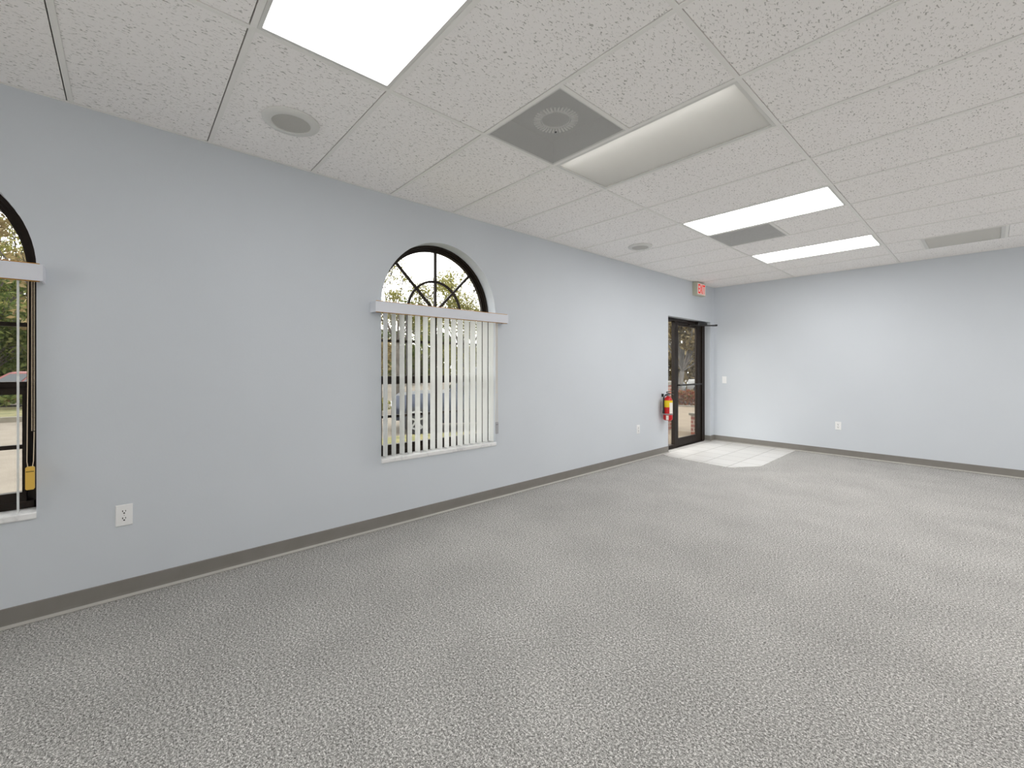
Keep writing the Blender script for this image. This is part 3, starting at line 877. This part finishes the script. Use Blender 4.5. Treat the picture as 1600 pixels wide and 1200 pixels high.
def leaf_cloud(b, centres, n, spread, size, rnd):
    for i in range(n):
        c, r = centres[rnd.randrange(len(centres))]
        d = rand_dir(rnd); p = c + Vector((d.x, d.y, d.z * .75)) * r * (rnd.random() ** .45); p.z = max(p.z, .25)
        a = rand_dir(rnd); q = a.cross(rand_dir(rnd))
        if q.length < .05: continue
        q.normalize(); s = size * rnd.uniform(.6, 1.3)
        b.add([p - a * s, p + q * s * .45, p + a * s, p - q * s * .45], [(0, 1, 2, 3)])

def tree(label, x, y, h, crown, leaf, n, size, seed, trunk_r=.16, base=.35, clusters=26, cr=.9, bark='bark', name='tree', z=GZ, flat=1.0):
    rnd = random.Random(seed)
    t = thing(name, label, 'tree', (x, y, z), group='trees outside')
    tr = MB(); top = h * base
    bend = Vector((rnd.uniform(-.2, .2), rnd.uniform(-.2, .2), 0))
    p0, p1, p2 = Vector((0, 0, .0)), Vector((0, 0, top * .55)) + bend, Vector((0, 0, top)) + bend * .6
    tr.tube([p0, p1, p2], [trunk_r * 1.25, trunk_r, trunk_r * .85], 10)
    cs = []
    cz = top + (h - top) * .5; rz = (h - top) * .5
    for i in range(clusters):
        d = rand_dir(rnd); k = rnd.random() ** .4
        c = Vector((d.x * crown * k, d.y * crown * k, cz + d.z * rz * k * flat))
        mid = p2.lerp(c, .5) + Vector((rnd.uniform(-.3, .3), rnd.uniform(-.3, .3), rnd.uniform(0, .4)))
        tr.tube([p2 + (c - p2) * .0, mid, c], [trunk_r * .30, trunk_r * .17, trunk_r * .06], 5)
        for q in range(3):
            e = c + rand_dir(rnd) * cr * .9
            tr.tube([mid.lerp(c, .6), c.lerp(e, .5) + rand_dir(rnd) * .1, e], [trunk_r * .14, trunk_r * .08, trunk_r * .03], 4)
        cs.append((c, cr * rnd.uniform(.7, 1.25)))
    build('trunk', tr, bark, t)
    lf = MB(); leaf_cloud(lf, cs, n, cr, size, rnd)
    build('foliage', lf, leaf, t)
    return t

# beyond the left window
tree('bare-branched brown tree filling the cut-off left window', -18.3, -.6, 11.5, 3.6, 'leaf_brown', 13000, .12, 11, .24, .18, 40, 1.1, z=GZ + .141)
tree('green bushy tree low behind the cut-off left window', -34, -6.5, 8.0, 3.4, 'leaf_green', 7500, .15, 12, .2, .06, 30, 1.2)
tree('tall olive tree far behind the red car', -49, -6.5, 13.5, 4.4, 'leaf_olive', 7500, .18, 13, .25, .06, 36, 1.5)
tree('dense green tree behind the white car at left', -63, -9.5, 16.5, 6.0, 'leaf_green', 7500, .26, 14, .3, .05, 36, 2.0)
# beyond the blinds window
tree('olive tree rising behind the right half of the sunburst window', -15.0, 13.2, 6.9, 2.7, 'leaf_olive', 15000, .062, 21, .16, .22, 26, .75)
tree('sparse thin tree behind the left side of the sunburst window', -12.9, 8.3, 6.5, 1.9, 'leaf_olive', 4200, .055, 22, .10, .40, 18, .5)
tree('wide brown tree behind the blinds, left of the vehicle', -24, 10.2, 6.4, 3.3, 'leaf_brown', 7500, .14, 23, .2, .06, 30, 1.0)
tree('green tree behind the parked dark vehicle', -32, 20.0, 7.5, 4.4, 'leaf_green', 8000, .17, 24, .2, .05, 32, 1.2)
tree('round olive tree behind the right end of the blinds', -21.5, 23.5, 6.8, 3.3, 'leaf_olive', 7500, .14, 25, .2, .08, 30, 1.0)
# beyond the door
tree('pale grey trunk tree straight behind the door glass', -5.45, 17.95, 7.2, 2.2, 'leaf_brown', 12000, .11, 31, .115, .20, 26, .85, 'grey_bark')
tree('leafy brown tree behind the white car outside the door', -16.5, 35.0, 9.8, 4.2, 'leaf_brown', 9000, .17, 32, .2, .04, 40, 1.4)
tree('dark olive tree at the right of the door view', -7.6, 37.0, 9.8, 4.2, 'leaf_olive', 9000, .17, 33, .2, .04, 40, 1.4)
tree('brown tree seen through the narrow sidelight', -12.6, 22.5, 7.5, 2.9, 'leaf_brown', 6500, .12, 34, .18, .14, 28, 1.0)

def shrub(name, label, x, y, rx, ry, h, leaf, n, size, seed, z=GZ, cat='shrub', rz=0):
    rnd = random.Random(seed)
    t = thing(name, label, cat, (x, y, z), rz)
    lf = MB()
    k = max(4, int(rx * 3))
    for i in range(k):
        u = -1 + 2 * (i + .5) / k
        st = MB().tube([(u * rx * .9, 0, 0), (u * rx * .9 + rnd.uniform(-.1, .1), rnd.uniform(-.1, .1), h * .7)], [.02, .008], 5); build('stem', st, 'bark', t)
    for i in range(n):
        u, w, q = rnd.uniform(-1, 1), rnd.uniform(-1, 1), rnd.random()
        hh = h * (.82 + .18 * math.sin(u * 9 + seed) * math.cos(w * 3)) * (1 - .25 * abs(w) ** 3)
        p = Vector((u * rx, w * ry, .11 + q ** .7 * (hh - .1)))
        a = rand_dir(rnd); b = a.cross(rand_dir(rnd))
        if b.length < .05: continue
        b.normalize(); s = size * rnd.uniform(.6, 1.3)
        lf.add([p - a * s, p + b * s * .5, p + a * s, p - b * s * .5], [(0, 1, 2, 3)])
    build('foliage', lf, leaf, t)
shrub('hedge', 'reddish-brown hedge beyond the walkway outside the door', -4.9, 15.7, 4.0, .50, .90, 'leaf_red', 6000, .075, 41, cat='hedge', rz=math.radians(20))
shrub('shrub', 'low green shrub on the dry grass outside the left window', -20.5, -2.6, 2.8, .8, .75, 'leaf_green', 2600, .08, 42, GZ + .141, rz=math.radians(90))
shrub('shrub', 'low leafy shrub left of the parked vehicle outside the blinds', -11.5, 6.3, .9, .6, .7, 'leaf_olive', 1200, .06, 43)

# ------------------------------------------------------------------ vehicles
M['car_blue'] = mat('car_paint_blue', outdoor((70, 80, 104)), .28, .3); M['car_white'] = mat('car_paint_white', outdoor((232, 232, 230)), .3)
M['car_red'] = mat('car_paint_red', outdoor((170, 52, 48)), .3); M['car_silver'] = mat('car_paint_silver', outdoor((172, 176, 182)), .3, .4)
M['car_glass'] = mat('car_glass', (40, 46, 52), .08); M['tyre'] = mat('tyre', (36, 36, 38), .8)
M['rim'] = mat('wheel_rim', (190, 192, 196), .3, .8); M['trim_dark'] = mat('car_trim', (34, 34, 38), .5)
M['lamp_clear'] = mat('headlamp', (214, 218, 222), .15)

def car(label, loc, rz, paint, Ln=4.7, Wd=1.86, Ht=1.66, belt=1.04, hood=.98, cab=(1.35, 4.45), name='car'):
    """front of the car at local x = 0, rear at x = Ln, built as a lofted body and greenhouse"""
    t = thing(name, label, 'car', loc, rz)
    hw = Wd / 2
    st = []
    xs = [0, .08, .25, .7, cab[0] - .15, cab[0] + .4, Ln * .55, Ln * .8, Ln - .25, Ln - .06, Ln]
    for x in xs:
        nose = min(1, .80 + .25 * math.sqrt(min(x, Ln - x) / .5)) if min(x, Ln - x) < .5 else 1
        top = hood - .16 if x < .05 else hood - .05 if x < .3 else hood if x < cab[0] else belt
        bot = .32 if min(x, Ln - x) < .3 else .24
        st.append((x, hw * nose, bot, top))
    b = MB(); v = []; m = 10
    for x, w, bo, to in st:
        md = (bo + to) / 2
        v += [(x, -w * .86, bo), (x, -w * .98, bo + .1), (x, -w, md), (x, -w * .97, to - .1), (x, -w * .88, to),
              (x, w * .88, to), (x, w * .97, to - .1), (x, w, md), (x, w * .98, bo + .1), (x, w * .86, bo)]
    f = []
    for i in range(len(st) - 1):
        for k in range(m):
            k2 = (k + 1) % m
            f.append((i * m + k, i * m + k2, (i + 1) * m + k2, (i + 1) * m + k))
    f += [tuple(range(m)), tuple(range((len(st) - 1) * m, len(st) * m))]
    b.add(v, f, True)
    # greenhouse
    c0, c1 = cab; ws = .75; bs = .25
    def ringp(z, x0, x1, w): return [(x0, -w, z), (x1, -w, z), (x1, w, z), (x0, w, z)]
    lo = ringp(belt - .02, c0, c1, hw * .88); hi = ringp(Ht - .05, c0 + ws, c1 - bs, hw * .72); tp_ = ringp(Ht, c0 + ws + .2, c1 - bs - .15, hw * .62)
    b.add(lo + hi + tp_, [(0, 1, 5, 4), (1, 2, 6, 5), (2, 3, 7, 6), (3, 0, 4, 7), (4, 5, 9, 8), (5, 6, 10, 9), (6, 7, 11, 10), (7, 4, 8, 11), (8, 9, 10, 11)])
    body = build('body', b, paint, t)
    def lerp(a, b_, u): return tuple(p + (q - p) * u for p, q in zip(a, b_))
    def panel(A, B, C_, D, u0, u1, v0, v1, out):
        def P(u, w): return Vector(lerp(lerp(A, B, u), lerp(D, C_, u), w)) + Vector(out)
        g = MB().add([P(u0, v0), P(u1, v0), P(u1, v1), P(u0, v1)], [(0, 1, 2, 3)])
        build('window', g, 'car_glass', t)['label'] = 'dark tinted car window'
    for s in (0, 1):
        A, B, C_, D = (lo[0], lo[1], hi[1], hi[0]) if s == 0 else (lo[3], lo[2], hi[2], hi[3])
        o = (0, -.012, 0) if s == 0 else (0, .012, 0)
        for u0, u1 in ((.06, .36), (.39, .66), (.69, .94)): panel(A, B, C_, D, u0, u1, .14, .9, o)
    panel(lo[0], lo[3], hi[3], hi[0], .06, .94, .1, .93, (-.012, 0, .004)); panel(lo[1], lo[2], hi[2], hi[1], .08, .92, .15, .9, (.012, 0, .004))
    wr = .34
    for wx in (.62, Ln - .95):
        for s in (-1, 1):
            wo = build('wheel', MB().lathe([(0, -.1), (wr - .05, -.11), (wr, -.08), (wr, .08), (wr - .05, .11), (0, .1)], (wx, s * (hw - .10), wr), axis=1, n=28), 'tyre', t)
            rm = MB(); yy = s * (hw + .014)
            rm.lathe([(.19, -.004), (.235, -.004), (.235, .004), (.19, .004)], (wx, yy, wr), axis=1, n=28, cap=False)
            rm.lathe([(0, -.004), (.06, -.004), (.06, .004), (0, .004)], (wx, yy, wr), axis=1, n=16)
            for k in range(5):
                a = 2 * PI * k / 5 + .3; ca_, sa_ = math.cos(a), math.sin(a)
                v = []
                for dy in (-.003, .003):
                    for rr, sg in ((.04, 1), (.04, -1), (.2, -1), (.2, 1)):
                        v.append((wx + ca_ * rr - sa_ * .022 * sg, yy + dy, wr + sa_ * rr + ca_ * .022 * sg))
                rm.add(v, [(0, 1, 2, 3), (4, 5, 6, 7), (0, 1, 5, 4), (1, 2, 6, 5), (2, 3, 7, 6), (3, 0, 4, 7)])
            build('rim', rm, 'rim', wo)['label'] = 'bright five-spoke wheel rim'
    for s in (-1, 1):
        build('side_trim', MB().box(1.2, Ln - 1.3, s * (hw * .98), s * (hw * 1.008), .48, .53), 'trim_dark', t)
        build('wing_mirror', MB().prism([(cab[0] + .25, belt + .02), (cab[0] + .42, belt + .02), (cab[0] + .45, belt + .14), (cab[0] + .33, belt + .16)], 1, s * hw * .88, s * hw * 1.12), 'trim_dark', t)
        build('headlamp', MB().box(-.002, .16, s * hw * .52, s * hw * .84, hood - .30, hood - .17), 'lamp_clear', t)
        build('tail_lamp', MB().box(Ln - .08, Ln + .01, s * hw * .55, s * hw * .82, belt - .25, belt - .05), 'car_red', t)
    build('grille', MB().box(-.012, .03, -hw * .6, hw * .6, .40, .52), 'trim_dark', t)
# camera axes for placing by view direction
F2 = Vector((-.744, .668)); R2 = Vector((.668, .744))
def at(px, depth):
    p = Vector((CX, CY)) + (F2 + R2 * ((px - 800) / 671)) * depth
    return p.x, p.y
for px_, dp, rx_, h_, lf_, lb_, sd in ((1080, 28.0, 4.5, 3.6, 'leaf_brown', 'tall brown thicket behind the cars outside the door', 51), (680, 54, 15, 5.2, 'leaf_olive', 'long olive thicket far behind the parked dark vehicle', 52), (0, 28, 10, 4.4, 'leaf_green', 'dense green thicket behind the red and white cars at left', 53)):
    x, y = at(px_, dp)
    if not px_: y += 8.5
    shrub('shrub', lb_, x, y, rx_, .9, h_, lf_, 9000 if px_ != 1080 else 7000, .34 if px_ == 680 else .30 if not px_ else .19, sd, rz=math.radians({1080: 0, 680: 48, 0: 90}[px_]))
x, y = at(616, 11.2)
car('dark blue vehicle parked beyond the grass behind the vertical blinds', (x, y, GZ), math.radians(58), 'car_blue')
x, y = at(1074, 24.0)
car('white car parked behind the hedge outside the door', (x, y, GZ), math.radians(25), 'car_white', Ht=1.6)
x, y = at(1069, 21.8)
car('pale grey car parked behind the hedge left of the white one', (x, y, GZ), math.radians(200), 'car_silver', Ht=1.5, belt=.95, hood=.9)
x, y = at(-60, 17.5)
car('red car parked far behind the left window', (x, y, GZ), math.radians(60), 'car_red', Ht=1.45, belt=.92, hood=.86)
x, y = at(30, 20)
car('white car parked to the right of the red car behind the left window', (x, y, GZ), math.radians(70), 'car_white', Ht=1.5, belt=.95, hood=.9)

# ------------------------------------------------------------------ sky, camera, view
w = bpy.data.worlds.new('sky'); S.world = w; w.use_nodes = True
nt = w.node_tree; bg = nt.nodes['Background']
tc = nt.nodes.new('ShaderNodeTexCoord'); nz = nt.nodes.new('ShaderNodeTexNoise'); cr_ = nt.nodes.new('ShaderNodeValToRGB')
nz.inputs['Scale'].default_value = 2.2; nz.inputs['Detail'].default_value = 4
nt.links.new(tc.outputs['Generated'], nz.inputs['Vector']); nt.links.new(nz.outputs['Fac'], cr_.inputs['Fac'])
cr_.color_ramp.elements[0].position = .3; cr_.color_ramp.elements[0].color = lin((240, 243, 246))
cr_.color_ramp.elements[1].position = .7; cr_.color_ramp.elements[1].color = lin((255, 252, 246))
nt.links.new(cr_.outputs['Color'], bg.inputs['Color']); bg.inputs['Strength'].default_value = 5.2
sun = bpy.data.lights.new('sun', 'SUN'); sun.energy = 2.0; sun.angle = math.radians(12); sun.color = (1, .94, .84)
so = bpy.data.objects.new('sun', sun); COL.objects.link(so); so.rotation_euler = (math.radians(38), 0, math.radians(150))

cam = bpy.data.cameras.new('camera'); co = bpy.data.objects.new('camera', cam); COL.objects.link(co)
co.location = (CX, CY, CZ); co.rotation_euler = (PI / 2, 0, math.radians(48.07))
cam.sensor_width = 36; cam.lens = 36 * 670.93 / 1600; cam.shift_y = -26.5 / 1600; cam.clip_start = .02; cam.clip_end = 400
S.camera = co
vs_ = S.view_settings
vs_.view_transform = 'Standard'; vs_.look = 'None'; vs_.gamma = 1; vs_.use_curve_mapping = False; vs_.exposure = 0.0
S.cycles.max_bounces = 12; S.cycles.diffuse_bounces = 6; S.cycles.transparent_max_bounces = 16
